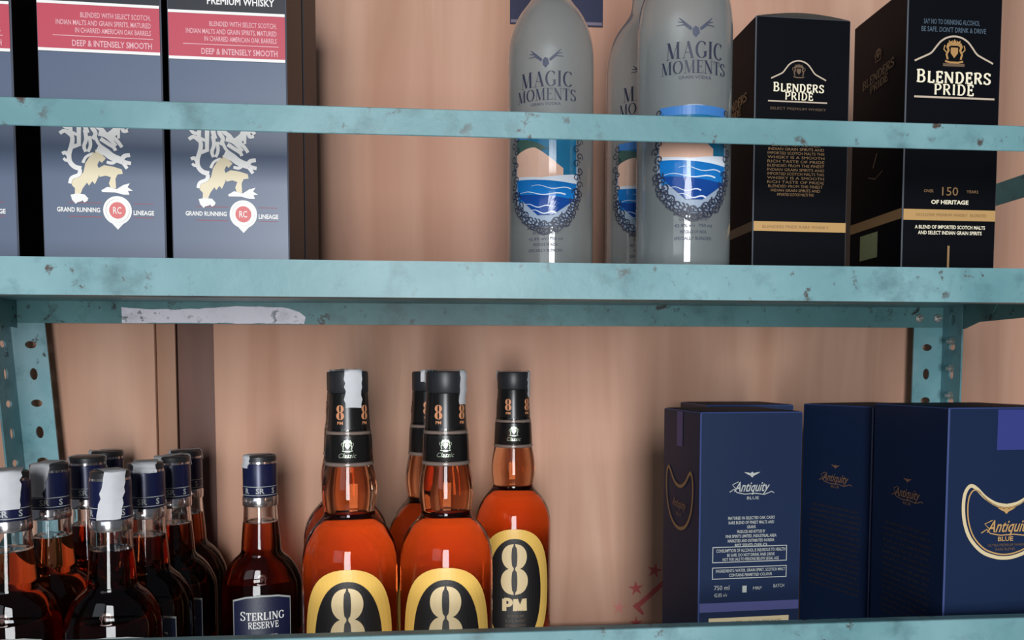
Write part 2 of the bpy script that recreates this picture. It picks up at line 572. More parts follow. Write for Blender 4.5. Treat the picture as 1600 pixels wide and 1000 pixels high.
# ------------------------------------------------------------------ setting: floor and plywood wall
structure(box_obj('floor', (-260, -420, FLOOR - 4, 260, 44, FLOOR), M['floor']))
wall = structure(box_obj('wall_back', (-260, 38.2, FLOOR, 260, 42, 110), M['gapdark']))
box_obj('plywood_panel', (-120, 36.8, FLOOR, -33.35, 38.19, 110), M['ply'], wall, 0.08)
box_obj('plywood_strip', (-33.3, 37.3, FLOOR, -31.15, 38.19, 110), M['ply_mid'], wall, 0.08)
box_obj('wooden_batten', (-30.85, 37.1, FLOOR, -26.7, 38.19, 110), M['ply_dark'], wall, 0.08)
pan = box_obj('plywood_panel', (-26.6, 36.6, FLOOR, 150, 38.19, 110), M['ply'], wall, 0.08)
box_obj('plywood_panel', (-260, 36.8, FLOOR, -120.1, 38.19, 110), M['ply'], wall, 0.08)
box_obj('plywood_panel', (150.1, 36.6, FLOOR, 260, 38.19, 110), M['ply'], wall, 0.08)
def wall_map(u, v, d=0): return Vector((u, 36.56 - d, v))
def star(cx, cy, r, rot=0):
    return [(cx + (r if i % 2 == 0 else r * .36) * math.sin(R(rot + 36 * i)), cy + (r if i % 2 == 0 else r * .36) * math.cos(R(rot + 36 * i))) for i in range(10)]
for i, (cx, cy, r, rot, mm) in enumerate(((26.3, -24.4, 1.05, 12, 'red_print'), (23.95, -26.6, 1.0, -6, 'red_print'),
                                          (21.8, -29.0, 0.95, 4, 'red_faint'), (24.0, -31.0, 0.9, 0, 'red_print'))):
    p = Print(); p.poly(star(cx, cy, r, rot)); p.build('printed_star', M[mm], pan, wall_map)
p = Print()
p.stroke([(24.1, -28.9), (27.4, -26.0), (28.6, -25.0)], 0.62)
p.stroke([(23.8, -28.6), (24.9, -29.9)], 0.75, 0.3)
p.build('printed_tick', M['red_print'], pan, wall_map)

# ------------------------------------------------------------------ the slotted-angle steel rack
rack = thing('steel_rack', 'turquoise painted slotted steel rack with chipped shelves and guard rails', 'shelf rack', 7.25, 17.25, FLOOR)
RX0, RX1, RY = -47.5, 62.0, 34.6
def rk(o):                     # rack children are modelled in shelf coordinates; move them under the rack's base
    o.location = (-0.0725, -0.1725, ZC)
    return o

def plate(outline, holes, t):
    cu = bpy.data.curves.new('pl', 'CURVE')
    cu.dimensions = '2D'
    cu.fill_mode = 'BOTH'
    cu.extrude = t / 2
    for loop in [outline] + holes:
        sp = cu.splines.new('POLY')
        sp.points.add(len(loop) - 1)
        for q, pt in zip(sp.points, loop):
            q.co = (pt[0], pt[1], 0, 1)
        sp.use_cyclic_u = True
    ob = bpy.data.objects.new('pl', cu)
    me = bpy.data.meshes.new_from_object(ob)
    bpy.data.objects.remove(ob)
    return me

def slot(cx, cy, a, b):
    return arc(cx, cy, a, b, 0, 348, 14)

def make_post(name, cx, cy, sx, sy, lean, parent):
    """L-angle: one flange along X (sx side), one along Y (sy side), both with two alternating slot shapes"""
    z0, z1 = FLOOR, 60
    holes = []
    z = z0 + 4
    i = 0
    while z < z1 - 2:
        holes.append(slot(2.15, z, 0.62, 0.42) if i % 2 == 0 else slot(2.15, z, 0.42, 0.68))
        z += 3.28
        i += 1
    bm = bmesh.new()
    me = plate([(0, z0), (3.9, z0), (3.9, z1), (0, z1)], holes, 0.2)
    bm.from_mesh(me)
    n0 = len(bm.verts)
    bm.verts.ensure_lookup_table()
    for v in bm.verts:
        u, vv, d = v.co
        v.co = Vector((cx + sx * u, cy - sy * (d + 0.1) * -1, vv))
    bm.from_mesh(me)
    bm.verts.ensure_lookup_table()
    for v in bm.verts[n0:]:
        u, vv, d = v.co
        v.co = Vector((cx + sx * (d + 0.1), cy + sy * u, vv))
    for v in bm.verts:
        v.co.x += -lean * v.co.z
    bmesh.ops.recalc_face_normals(bm, faces=bm.faces)
    bpy.data.meshes.remove(me)
    o = rk(finish(name, bm, M['turq_post'], parent))
    return o

M['turq_post'] = paint_mat('turquoise_post_enamel', srgb(104, 152, 160), srgb(48, 42, 40), 0.02, srgb(150, 184, 192))
post_l = make_post('post', RX0 - 0.35, RY, 1, -1, 0.068, rack)
post_r = make_post('post', RX1 - 0.1, RY, -1, -1, -0.004, rack)
make_post('post', RX0 - 0.35, -0.1, 1, 1, 0.0, rack)
make_post('post', RX1 + 0.1, -0.1, -1, 1, 0.0, rack)
def bolt(parent, x, y, z, axis):
    bm = bmesh.new()
    lathe(bm, [(0.55, 0), (0.55, 0.12), (0.42, 0.2)], 6)
    lathe(bm, [(0.26, 0.2), (0.26, 0.6), (0.18, 0.66)], 12)
    if axis == '-x':
        bmesh.ops.rotate(bm, cent=(0, 0, 0), matrix=Matrix.Rotation(R(-90), 3, 'Y'), verts=bm.verts)
    else:
        bmesh.ops.rotate(bm, cent=(0, 0, 0), matrix=Matrix.Rotation(R(90), 3, 'X'), verts=bm.verts)
    bmesh.ops.translate(bm, vec=(x, y, z), verts=bm.verts)
    bmesh.ops.recalc_face_normals(bm, faces=bm.faces)
    return finish('bolt', bm, M['steel'], parent)
for zz in (4.0, 0.72, -2.56):
    bolt(post_r, RX1 - 0.32, RY - 2.2, zz, '-x')

def make_deck(z, parent):
    t = 0.12
    bm = bmesh.new()
    add_box(bm, RX0, 0, z - t, RX1, RY - 0.1, z)                     # top sheet
    add_box(bm, RX0, 0, z - 2.68, RX1, t, z - t)                     # folded lips, slightly dented
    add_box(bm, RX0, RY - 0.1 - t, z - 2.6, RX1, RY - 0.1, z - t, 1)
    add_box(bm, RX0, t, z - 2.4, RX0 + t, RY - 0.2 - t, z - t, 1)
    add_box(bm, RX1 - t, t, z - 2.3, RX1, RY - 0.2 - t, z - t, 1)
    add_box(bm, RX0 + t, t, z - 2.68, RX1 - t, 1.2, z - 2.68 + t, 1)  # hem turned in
    o = rk(finish('shelf_deck', bm, [M['turq'], M['turq_shade']], parent))
    return o
deck_u = make_deck(UP, rack)
deck_l = make_deck(LOW, rack)
# glare on the rear lip, painted as a thin pale patch
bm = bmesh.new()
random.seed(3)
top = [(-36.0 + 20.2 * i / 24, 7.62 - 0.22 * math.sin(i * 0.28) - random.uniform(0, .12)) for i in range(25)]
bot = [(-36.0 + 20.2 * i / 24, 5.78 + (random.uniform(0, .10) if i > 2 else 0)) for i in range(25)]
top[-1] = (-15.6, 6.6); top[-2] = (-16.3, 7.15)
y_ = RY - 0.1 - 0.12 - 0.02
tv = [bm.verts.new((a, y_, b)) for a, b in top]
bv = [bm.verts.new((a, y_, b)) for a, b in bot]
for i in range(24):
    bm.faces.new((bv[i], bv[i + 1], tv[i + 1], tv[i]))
glare = finish('glare_patch', bm, M['glare'], deck_u)

def rail(z0, z1, parent, side=None):
    bm = bmesh.new()
    if side is None:
        add_box(bm, RX0 - 0.4, -0.25, z0, RX1 + 0.4, -0.12, z1)
        add_box(bm, RX0 - 0.4, -0.12, z1 - 0.13, RX1 + 0.4, 0.9, z1)
    else:
        x = RX0 + 0.3 if side == 'l' else RX1 - 0.45
        add_box(bm, x, 0.0, z0, x + 0.13, RY - 0.3, z1)
    bmesh.ops.bevel(bm, geom=bm.edges[:], offset=0.05, segments=1, affect='EDGES')
    return rk(finish('guard_rail' if side is None else 'side_rail', bm, M['turq'] if side is None else M['turq_shade'], parent))
rail(17.38, 19.32, rack)
rail(LOW + 9.05, LOW + 10.98, rack)
for s in ('l', 'r'):
    rail(18.75, 21.2, rack, s)
    rail(LOW + 10.4, LOW + 12.85, rack, s)
# triangular corner plates under the upper deck, at the rear posts
for x, s in ((RX0, 1), (RX1, -1)):
    bm = bmesh.new()
    xx = x + s * 0.14
    pts = [(RY - 0.4, 8.2), (RY - 10, 8.2), (RY - 9, 6.6), (RY - 4.4, 5.4), (RY - 0.4, 5.2)]
    a = [bm.verts.new((xx, q[0], q[1])) for q in pts]
    b = [bm.verts.new((xx + s * 0.1, q[0], q[1])) for q in pts]
    bm.faces.new(a); bm.faces.new(b[::-1])
    for i in range(5):
        bm.faces.new((a[i], b[i], b[(i + 1) % 5], a[(i + 1) % 5]))
    bmesh.ops.recalc_face_normals(bm, faces=bm.faces)
    g = rk(finish('corner_plate', bm, M['turq_shade'], rack))
for xx in (58.6, 61.0):
    o = bolt(rack, xx, RY - 0.26, 6.9, '-y'); rk(o)

# ------------------------------------------------------------------ cartons
def carton(root, W, D, H, m_body, m_edge, bev=0.1, top_bow=0.0):
    bm = bmesh.new()
    add_box(bm, 0, 0, 0.0, W, D, H)
    bmesh.ops.bevel(bm, geom=bm.edges[:], offset=bev, segments=1, affect='EDGES', material=1)
    o = finish('carton_body', bm, [m_body, m_edge], root)
    # closed top flap with its tuck line
    bm = bmesh.new()
    n = 10
    r0, r1 = [], []
    for i in range(n + 1):
        x = 0.12 + (W - 0.24) * i / n
        zz = H + 0.03 + top_bow * math.sin(PI * i / n)
        r0.append(bm.verts.new((x, 0.12, zz))); r1.append(bm.verts.new((x, D - 0.35, H + 0.05)))
    for i in range(n):
        bm.faces.new((r0[i], r0[i + 1], r1[i + 1], r1[i]))
    bmesh.ops.solidify(bm, geom=bm.faces[:], thickness=0.05)
    finish('top_flap', bm, m_body if not top_bow else M['flap_card'], root)
    return o

LION_W = [  # white parts: ('s', width, points) strokes and ('p', points) outlines
    ('s', 26, [(318, 388), (275, 378), (243, 345), (238, 295), (255, 240), (264, 190), (252, 140), (256, 60), (250, 20)]),
    ('s', 22, [(240, 310), (215, 285), (192, 292)]), ('s', 18, [(238, 335), (215, 335), (200, 322)]),
    ('s', 24, [(255, 165), (215, 140), (180, 158)]), ('s', 20, [(250, 120), (210, 110), (190, 82)]),
    ('s', 26, [(312, 40), (310, 90), (308, 150), (306, 235)]), ('s', 18, [(262, 150), (312, 170)]), ('s', 22, [(262, 245), (318, 225)]),
    ('s', 30, [(372, -10), (360, 60), (352, 100), (365, 150)]), ('s', 26, [(392, 60), (398, 110), (420, 150), (400, 190)]),
    ('s', 22, [(350, 130), (356, 190), (340, 240), (352, 275)]), ('s', 20, [(378, 170), (384, 230), (366, 275)]),
    ('s', 26, [(418, 40), (430, 100), (470, 130), (490, 165)]), ('s', 24, [(440, 150), (490, 165), (530, 200), (556, 230)]),
    ('s', 22, [(452, 185), (500, 215), (540, 240), (552, 262)]), ('s', 22, [(500, 150), (560, 190), (596, 238)]),
    ('s', 20, [(440, 110), (480, 145), (540, 160)]), ('s', 18, [(416, 170), (440, 220), (480, 250)]),
    ('s', 40, [(520, 160), (555, 130), (575, 95), (600, 88)]), ('s', 24, [(590, 95), (625, 88), (645, 112)]), ('s', 22, [(600, 100), (610, 130), (640, 125)]),
    ('s', 18, [(575, 120), (575, 180)]),
    ('s', 46, [(430, 245), (480, 270), (530, 305), (600, 330)]), ('s', 26, [(590, 325), (612, 296), (650, 288)]), ('s', 24, [(600, 335), (655, 345)]),
    ('s', 22, [(600, 338), (628, 380)]), ('s', 20, [(560, 320), (530, 345), (490, 340)]),
    ('s', 34, [(262, 560), (270, 600), (262, 612)]), ('s', 28, [(290, 575), (302, 610)]), ('s', 28, [(322, 575), (345, 608)]),
    ('p', [(248, 575), (275, 555), (335, 560), (362, 590), (340, 600), (262, 606)]),
    ('p', [(448, 530), (492, 505), (512, 510), (552, 520), (600, 490), (645, 478), (628, 505), (664, 528), (630, 530), (640, 556), (600, 556), (540, 542), (455, 542)]),
    ('s', 22, [(310, 395), (300, 430), (252, 452), (238, 490)]), ('s', 16, [(330, 350), (352, 310), (395, 285)]),
    # head under its crown
    ('p', [(365, -20), (380, -50), (430, -66), (480, -60), (520, -45), (500, -35), (525, -20), (480, 0), (450, 40), (400, 50)]),
]
LION_G = [  # creamy body parts
    ('p', [(395, 275), (430, 290), (440, 330), (425, 360), (440, 400), (430, 440), (405, 490), (388, 470), (365, 500), (352, 480), (322, 520), (305, 560),
           (268, 560), (270, 520), (250, 500), (245, 455), (300, 445), (330, 410), (345, 350)]),
    ('p', [(425, 385), (470, 360), (530, 368), (590, 385), (596, 415), (560, 420), (545, 450), (548, 515), (510, 512), (500, 480), (515, 440), (480, 430), (438, 440)]),
    ('s', 40, [(440, 260), (440, 300), (470, 330)]),
]
def lion_print(data):
    p = Print()
    def T(q): return (1.84 + (q[0] - 213) / 4.35 * .0479, 11.6 - (q[1] - 52) / 4.35 * .0502)
    for d in data:
        if d[0] == 's':
            p.stroke([T(q) for q in curve2(d[2])], d[1] * .0145, d[1] * .0115)
        else:
            p.poly([T(q) for q in d[1]])
    return p

def lion_carton(x, y, rot, label):
    W, D, H = 9.2, 8.2, 31.5
    t = thing('whisky_carton', label, 'carton', x, y, UP, rot, 'slate lion cartons on the upper shelf')
    carton(t, W, D, H, M['black_card'], M['slate_edge'])
    p = Print(); p.rect(0.1, 0.1, W - 0.1, 20.3); p.build('slate_panel', M['slate'], t, front_map(0.015))
    F = front_map(0.03); F2 = front_map(0.06); F3 = front_map(0.09)
    p = Print(); p.rect(0.1, 20.3, W - 0.1, H - 0.1); p.build('black_panel', M['slate_top'], t, F)
    p = Print(); p.rect(0.1, 16.8, W - 0.1, 20.3); b = p.build('red_band', M['band_red'], t, F2)
    p = Print(); p.rect(0.1, 16.62, W - 0.1, 16.85); p.rect(0.1, 20.2, W - 0.1, 20.42); p.build('band_edging', M['white_ink'], b, F3)
    p = Print()
    for s, z, h, wd in (('BLENDED WITH SELECT SCOTCH,', 19.45, .38, 5.2), ('INDIAN MALTS AND GRAIN SPIRITS, MATURED', 18.85, .38, 7.0), ('IN CHARRED AMERICAN OAK BARRELS', 18.28, .38, 5.6)):
        p.text(s, W - 0.75, z, h, wd, 'r', bold=.012)
    p.rect(1.2, 17.80, W - 0.6, 17.86)
    p.text('DEEP & INTENSELY SMOOTH', W - 0.7, 17.3, .46, 5.9, 'r', bold=.02)
    p.build('band_lettering', M['pinkwhite_ink'], b, F3)
    p = Print(); p.text('PREMIUM WHISKY', W - 0.9, 21.25, .55, 5.2, 'r', bold=.02)
    p.text('FINEST', W - 0.9, 22.2, .55, 2.4, 'r', bold=.02); p.build('top_lettering', M['white_ink'], t, F2)
    lion_print(LION_W).build('lion_emblem', M['white_ink'], t, F2)
    lion_print(LION_G).build('lion_body', M['cream_foil'], t, F)
    cx, cz = 5.60, 4.55
    p = Print(); p.poly(arc(cx, cz, 1.08, 1.12, 0, 350, 35)); p.poly([(cx - .5, cz - .95), (cx, cz - 1.5), (cx + .5, cz - .95)])
    s = p.build('seal', M['white_ink'], t, F2)
    p = Print(); p.poly(arc(cx, cz, .62, .64, 0, 350, 35)); q = p.build('seal_centre', M['seal_red'], s, F3)
    p = Print(); p.text('RC', cx, cz, .52, .62, bold=.01)
    p.ring(cx, cz, .9, .93, .04); p.build('seal_letters', M['white_ink'], s, front_map(.12))
    p = Print(); p.text('GRAND RUNNING', 1.1, 4.55, .34, 3.2, 'l', bold=.03); p.text('LINEAGE', 8.35, 4.4, .34, 1.55, 'r', bold=.03)
    p.build('motto_lettering', M['white_ink'], t, F2)
    p = Print()
    for z in (5.08, 4.0):
        p.rect(1.9, z, 4.4, z + .05); p.rect(6.8, z, 8.3, z + .05)
    p.build('fine_lines', M['line_red'], t, F)
    return t
wh = lion_carton(-21.5, 7.0, 1.0, 'slate grey lion carton at the open end of its row, nothing to its right')
dup(wh, -31.0, 6.2, UP, 2.0, 'slate grey lion carton in the middle of the front row of three')
dup(wh, -42.3, 6.4, UP, 2.0, 'slate grey lion carton cut by the frame, with a dark gap on its right')
for x, y, r, l in ((-21.7, 16.4, 0.5, 'dark carton hidden behind the end lion carton, only its brown side showing'),
                   (-31.5, 16.2, 1, 'dark carton standing behind the middle lion carton of the front row'),
                   (-42.4, 16.6, 1, 'dark carton standing behind the lion carton cut by the frame')):
    dup(wh, x, y, UP, r, l, skip=('red_band', 'lion_emblem', 'lion_body', 'seal', 'seal_centre', 'seal_letters', 'band_edging', 'band_lettering', 'motto_lettering', 'fine_lines', 'slate_panel', 'black_panel', 'top_lettering'))

def crest(p, cx, cz, k):
    """small coat of arms: shield, two supporters, crown"""
    def T(pts): return [(cx + a * k, cz + b * k) for a, b in pts]
    p.poly(T([(-.28, .25), (.28, .25), (.28, -.15), (0, -.5), (-.28, -.15)]))
    for s in (1, -1):
        p.stroke(T([(s * .42, .55), (s * .55, .3), (s * .45, .05), (s * .6, -.25), (s * .5, -.6)]), .2 * k, .14 * k)
        p.stroke(T([(s * .5, .3), (s * .32, .42)]), .12 * k)
        p.stroke(T([(s * .62, -.1), (s * .82, .1), (s * .75, .4)]), .09 * k)
        p.poly(T([(s * .3 + a, .62 + b) for a, b in ((-.12, -.08), (.12, -.08), (.16, .14), (0, .04), (-.16, .14))]))
    p.poly(T([(-.3, .38), (.3, .38), (.38, .72), (.18, .55), (0, .85), (-.18, .55), (-.38, .72)]))
    p.stroke(T([(-.7, -.72), (-.3, -.82), (.3, -.82), (.7, -.72)]), .14 * k)

def arch_line(p, cx, z0, z1, hw, t):
    pts = [(-1, 0), (-.9, .08), (-.74, .2), (-.58, .34), (-.46, .58), (-.34, .8), (-.18, .95), (0, 1), (.18, .95), (.34, .8), (.46, .58), (.58, .34), (.74, .2), (.9, .08), (1, 0)]
    p.stroke(curve2([(cx + a * hw, z0 + b * (z1 - z0)) for a, b in pts]), t)

M['crest_gold'] = mat('antique_gold_ink', srgb(178, 136, 84), 0.45)
# black and gold cartons on the right
W, D = 8.8, 8.8
t = thing('whisky_carton', 'black carton with a large arch emblem and gold number, its top out of frame', 'carton', 40.3, 7.8, UP, 1.0, 'black and gold cartons')
carton(t, W, D, 25.2, M['black_card'], M['black_edge'], 0.09)
F, F2 = front_map(.03), front_map(.06)
def Z(z): return z - UP
cx = 4.36
p = Print(); p.rect(.08, Z(13.55), W - .08, Z(14.5)); p.build('gold_band', M['gold'], t, F)
p = Print(); p.text('EXCLUSIVE PREMIUM WHISKY  BLENDED', cx + .2, Z(14.03), .26, 6.6); p.build('band_lettering', M['gold_dim'], t, F2)
p = Print(); p.glyphs('BLENDERS', cx, Z(25.95), 1.1, 6.9, .17, .11, .05, .13, small=.88); p.glyphs('PRIDE', cx + .05, Z(24.85), .92, 3.7, .17, .11, .05, .13); p.build('brand_lettering', M['cream_ink'], t, F2)
p = Print(); arch_line(p, cx, Z(27.2), Z(29.4), 3.65, .15); p.rect(.75, Z(24.08), 8.25, Z(24.24)); p.build('arch_line', M['pale_line'], t, F2)
p = Print(); crest(p, cx, Z(28.15), 1.2); p.build('crest', M['crest_gold'], t, F2)
p = Print(); p.rect(cx - 1, Z(26.85), cx + 1, Z(27.1)); p.build('date_ribbon', M['gold_dark'], t, F)
p = Print(); p.text('SAY NO TO DRINKING ALCOHOL', cx - .3, Z(30.6), .42, 5.2, bold=.01); p.text('BE SAFE. DON\'T DRINK & DRIVE', cx - .1, Z(29.95), .42, 6.0, bold=.01); p.build('warning_lettering', M['blue_grey_ink'], t, F2)
p = Print(); p.text('150', cx, Z(16.1), .75, 1.5); p.text('OVER', cx - 2.0, Z(16.1), .26, .9); p.text('YEARS', cx + 2.1, Z(16.1), .26, 1.1)
p.build('year_lettering', M['gold_dim'], t, F2)
p = Print(); p.text('OF HERITAGE', cx, Z(15.15), .34, 3.5, bold=.03)
p.text('A BLEND OF IMPORTED SCOTCH MALTS', cx + .1, Z(12.97), .30, 6.6, bold=.02); p.text('AND SELECT INDIAN GRAIN SPIRITS', cx + .1, Z(12.48), .30, 6.0, bold=.02)
p.build('heritage_lettering', M['cream_ink'], t, F2)
p = Print(); p.rect(cx - .1, .3, cx + .1, Z(11.35)); p.build('tear_line', M['gold_dim'], t, F2)
LM, LM2 = left_map(D, .03), left_map(D, .06)
p = Print(); p.rect(.08, Z(13.7), D - .08, Z(14.6)); p.build('gold_band', M['gold_dim'], t, LM)
p = Print(); p.rect(D - 6.75, Z(10.85), D - 3.75, Z(13.2)); s = p.build('sticker', M['sticker'], t, LM2)
p = Print(); p.glyphs('BLENDERS', 4.4, Z(27.6), .8, 5.2, .2, .11, .05, .06, slope=.10); p.glyphs('PRIDE', 4.6, Z(26.7), .7, 2.9, .2, .11, .05, .06, slope=.10); p.build('side_lettering', M['gold_dark'], t, LM2)
p = Print(); p.stroke([(3.2, Z(18.5)), (4.4, Z(18.1)), (5.6, Z(18.6))], .1); p.stroke([(4.0, Z(19.2)), (4.6, Z(20.4))], .18); crest(p, 4.4, Z(29.4), .7); p.build('side_emblem', M['gold_dark'], t, LM2)

t = thing('whisky_carton', 'black carton with a small arch emblem, block of gold text and bowed top flap', 'carton', 27.45, 9.5, UP, 2.0, 'black and gold cartons')
carton(t, W, D, 22.95, M['black_card'], M['black_edge'], 0.09, top_bow=0.42)
cx = 4.0
p = Print(); p.rect(.08, Z(12.7), W - .08, Z(13.55)); p.build('gold_band', M['gold'], t, F)
p = Print(); p.text('BLENDERS PRIDE RARE WHISKY', cx, Z(13.1), .26, 6.2); p.build('band_lettering', M['gold_dim'], t, F2)
p = Print(); p.glyphs('BLENDERS', cx, Z(25.25), .78, 4.7, .17, .11, .05, .13, small=.88); p.glyphs('PRIDE', cx + .05, Z(24.5), .66, 2.6, .17, .11, .05, .13); p.build('brand_lettering', M['cream_ink'], t, F2)
p = Print(); arch_line(p, cx, Z(25.95), Z(27.55), 2.55, .12); p.rect(1.2, Z(23.95), 6.7, Z(24.07)); p.build('arch_line', M['pale_line'], t, F2)
p = Print(); crest(p, cx, Z(26.7), .72); p.build('crest', M['gold_dark'], t, F2)
p = Print(); p.text('SELECT PREMIUM WHISKY', cx, Z(23.4), .22, 5.2); p.build('fine_lettering', M['gold_dark'], t, F2)
random.seed(5)
p = Print()
words = 'BLENDED FROM THE FINEST INDIAN GRAIN SPIRITS AND IMPORTED SCOTCH MALTS THIS WHISKY IS A SMOOTH RICH TASTE OF PRIDE '.split()
for i in range(13):
    wd = [4.6, 5.2, 5.3, 5.3, 5.3, 5.3, 5.3, 5.3, 5.3, 5.3, 5.1, 4.6, 3.4][i]
    p.text(' '.join(words[(i * 4 + j) % len(words)] for j in range(4)), cx - .1, Z(20.25) - i * .36, .24, wd)
p.build('story_lettering', M['gold_dim'], t, F2)
p = Print(); p.rect(.08, Z(12.7), D - .08, Z(13.55)); p.build('gold_band', M['gold_dark'], t, LM)
p = Print(); p.glyphs('BLENDERS', 4.4, Z(24.9), .8, 5.6, .2, .11, .05, .06); p.glyphs('PRIDE', 4.4, Z(24.0), .7, 3.0, .2, .11, .05, .06); p.build('side_lettering', M['gold_dim'], t, LM2)

# navy cartons on the lower shelf
def horseshoe(p, cx, z0, z1, hw, t):
    """horseshoe rim: two horns, a dipping top edge and a round bottom"""
    pts = [(0, .72), (-.25, .75), (-.5, .84), (-.72, .97), (-.86, 1.0), (-.97, .9), (-1, .72), (-.96, .5), (-.82, .28), (-.55, .1), (-.25, .02), (0, 0)]
    full = pts + [(-a, b) for a, b in pts[::-1]][1:]
    p.stroke(curve2([(cx + a * hw, z0 + b * (z1 - z0)) for a, b in full]), t)

def eagle(p, cx, cz, k):
    p.poly([(cx + a * k, cz + b * k) for a, b in [(0, -.3), (-.25, -.05), (-.6, .1), (-1, .35), (-.55, .3), (-.2, .22), (0, .4), (.2, .22), (.55, .3), (1, .35), (.6, .1), (.25, -.05)]])

def script_name(p, cx, cz, h, wd):
    p.text('Antiquity', cx, cz, h, wd, shear=.45, bold=.012)
    p.stroke([(cx - wd * .62, cz - h * .55), (cx - wd * .5, cz - h * .25), (cx - wd * .42, cz - h * .6), (cx - wd * .2, cz - h * .78), (cx + wd * .1, cz - h * .72),
              (cx + wd * .35, cz - h * .85), (cx + wd * .55, cz - h * .55), (cx + wd * .62, cz - h * .7)], h * .09)
    p.stroke([(cx - wd * .38, cz + h * .5), (cx - wd * .55, cz + h * .2), (cx - wd * .45, cz - h * .2)], h * .08)

def V(z): return z - LOW
W, D = 9.4, 9.4
t = thing('whisky_carton', 'navy carton with silver back text, two outlined boxes of print and a beige label', 'carton', 22.15, 7.0, LOW, 3.5, 'navy cartons on the lower shelf')
carton(t, W, D, V(-3.25), M['navy'], M['navy_edge'], 0.1)
cx = 4.75
p = Print(); eagle(p, cx, V(-8.75), .75); script_name(p, cx, V(-9.75), .85, 3.3); p.text('BLUE', cx + .1, V(-10.75), .26, 1.1); p.build('brand_lettering', M['silver_ink'], t, F2)
p = Print()
z = -12.5
for s, wd in (('MATURED IN SELECTED OAK CASKS', 4.3), ('RARE BLEND OF FINEST MALTS AND', 4.2), ('GRAINS', .8), ('PRODUCED AND BOTTLED BY', 2.6), ('FINE SPIRITS LIMITED, INDUSTRIAL AREA', 4.7), ('MARKETED AND DISTRIBUTED IN INDIA', 4.3), ('BEST SERVED OVER ICE', 3.0)):
    p.text(s, cx, V(z), .26, wd, bold=.015); z -= .40
p.frame(1.2, V(-16.4), 8.1, V(-15.0), .07); p.frame(1.2, V(-17.85), 8.1, V(-16.8), .07)
p.text('CONSUMPTION OF ALCOHOL IS INJURIOUS TO HEALTH', cx, V(-15.35), .28, 6.4, bold=.012)
p.text('BE SAFE. DO NOT DRINK AND DRIVE', cx, V(-15.75), .26, 4.4, bold=.012)
p.text('NOT FOR SALE TO PERSONS BELOW LEGAL AGE', cx, V(-16.12), .26, 5.2, bold=.012)
p.text('INGREDIENTS: WATER, GRAIN SPIRIT, SCOTCH MALT', cx, V(-17.12), .26, 6.4, bold=.01)
p.text('CONTAINS PERMITTED COLOUR', cx, V(-17.52), .26, 4.0, bold=.01)
p.text('750 ml', 1.4, V(-18.6), .4, 1.4, 'l'); p.text('42.8% v/v', 1.4, V(-19.25), .34, 1.2, 'l'); p.rect(4.0, V(-19.1), 4.4, V(-18.5)); p.text('MRP', 5.0, V(-18.75), .28, .8, 'l'); p.text('BATCH', 6.9, V(-18.6), .3, 1.0, 'l')
p.build('back_lettering', M['silver_ink'], t, F2)
p = Print(); p.rect(.1, V(-20.75), W - .1, V(-19.95)); p.build('lavender_band', M['navy_band'], t, F)
p = Print(); p.rect(.95, V(-22.4), 8.4, V(-21.3)); lb = p.build('beige_label', M['beige_label'], t, F)
p = Print(); p.text('BATCH NO. 012  MFG DATE', cx + .6, V(-21.75), .3, 4.6); p.build('label_lettering', M['gold_dim'], lb, F2)
LM, LM2 = left_map(D, .03), left_map(D, .06)
p = Print(); horseshoe(p, 4.5, V(-14.2), V(-8.8), 3.4, .32); p.build('horseshoe_rim', M['gold_dim'], t, LM2)
p = Print(); p.text('Antiquity', 4.5, V(-11.9), .8, 3.6, shear=.45, bold=.01); p.text('BLUE', 4.5, V(-12.9), .3, 1.2); p.build('side_lettering', M['bronze_ink'], t, LM2)
p = Print(); p.rect(3.7, V(-6.6), 5.2, V(-3.4)); p.build('top_tab', M['navy_tab'], t, LM)

def back_side(t, D, dx=0.0):
    LM2 = left_map(D, .05)
    c = D / 2 + .1
    p = Print(); eagle(p, c, V(-9.4), .6); script_name(p, c, V(-10.5), .85, 3.6); p.text('BLUE', c, V(-11.4), .26, 1.1); p.build('side_lettering', M['bronze_ink'], t, LM2)
    p = Print()
    z = -13.6
    random.seed(11)
    for i in range(16):
        p.text(['MATURED IN SELECTED OAK CASKS', 'RARE BLEND OF FINEST MALTS', 'CONSUMPTION OF ALCOHOL IS INJURIOUS', 'BE SAFE. DO NOT DRINK AND DRIVE'][i % 4], c, V(z), .24, [6.2, 6.8, 7.0, 6.6][i % 4]); z -= .55
    p.build('small_lettering', M['gold_dark2'], t, LM2)
M['gold_dark2'] = mat('very_dark_gold_ink', srgb(62, 52, 48), 0.6)
t = thing('whisky_carton', 'navy carton with a big gold horseshoe emblem on its front, cut by the frame', 'carton', 41.32, 2.0, LOW, 3.0, 'navy cartons on the lower shelf')
W, D = 10.4, 10.4
carton(t, W, D, V(-2.72), M['navy'], M['navy_edge'], 0.1)
cx = 5.45
p = Print(); horseshoe(p, cx, V(-15.3), V(-9.2), 3.95, .3); p.build('horseshoe_rim', M['beige_label'], t, F2)
p = Print(); horseshoe(p, cx, V(-15.0), V(-9.55), 3.55, .12); p.build('horseshoe_inner', M['gold'], t, F2)
p = Print(); eagle(p, cx, V(-11.35), .85); script_name(p, cx + .35, V(-12.6), 1.0, 4.2); p.text('BLUE', cx, V(-13.68), .36, 1.4, bold=.02); p.build('brand_lettering', M['gold'], t, F2)
p = Print(); p.text('ULTRA PREMIUM WHISKY', cx + .2, V(-14.2), .22, 3.6); p.text('RARE BLEND', cx, V(-14.55), .22, 1.8); p.build('small_print', M['gold_dark'], t, F2)
p = Print(); p.rect(4.4, V(-6.25), 7.4, V(-2.9)); p.build('top_tab', M['navy_tab'], t, F)
back_side(t, D)
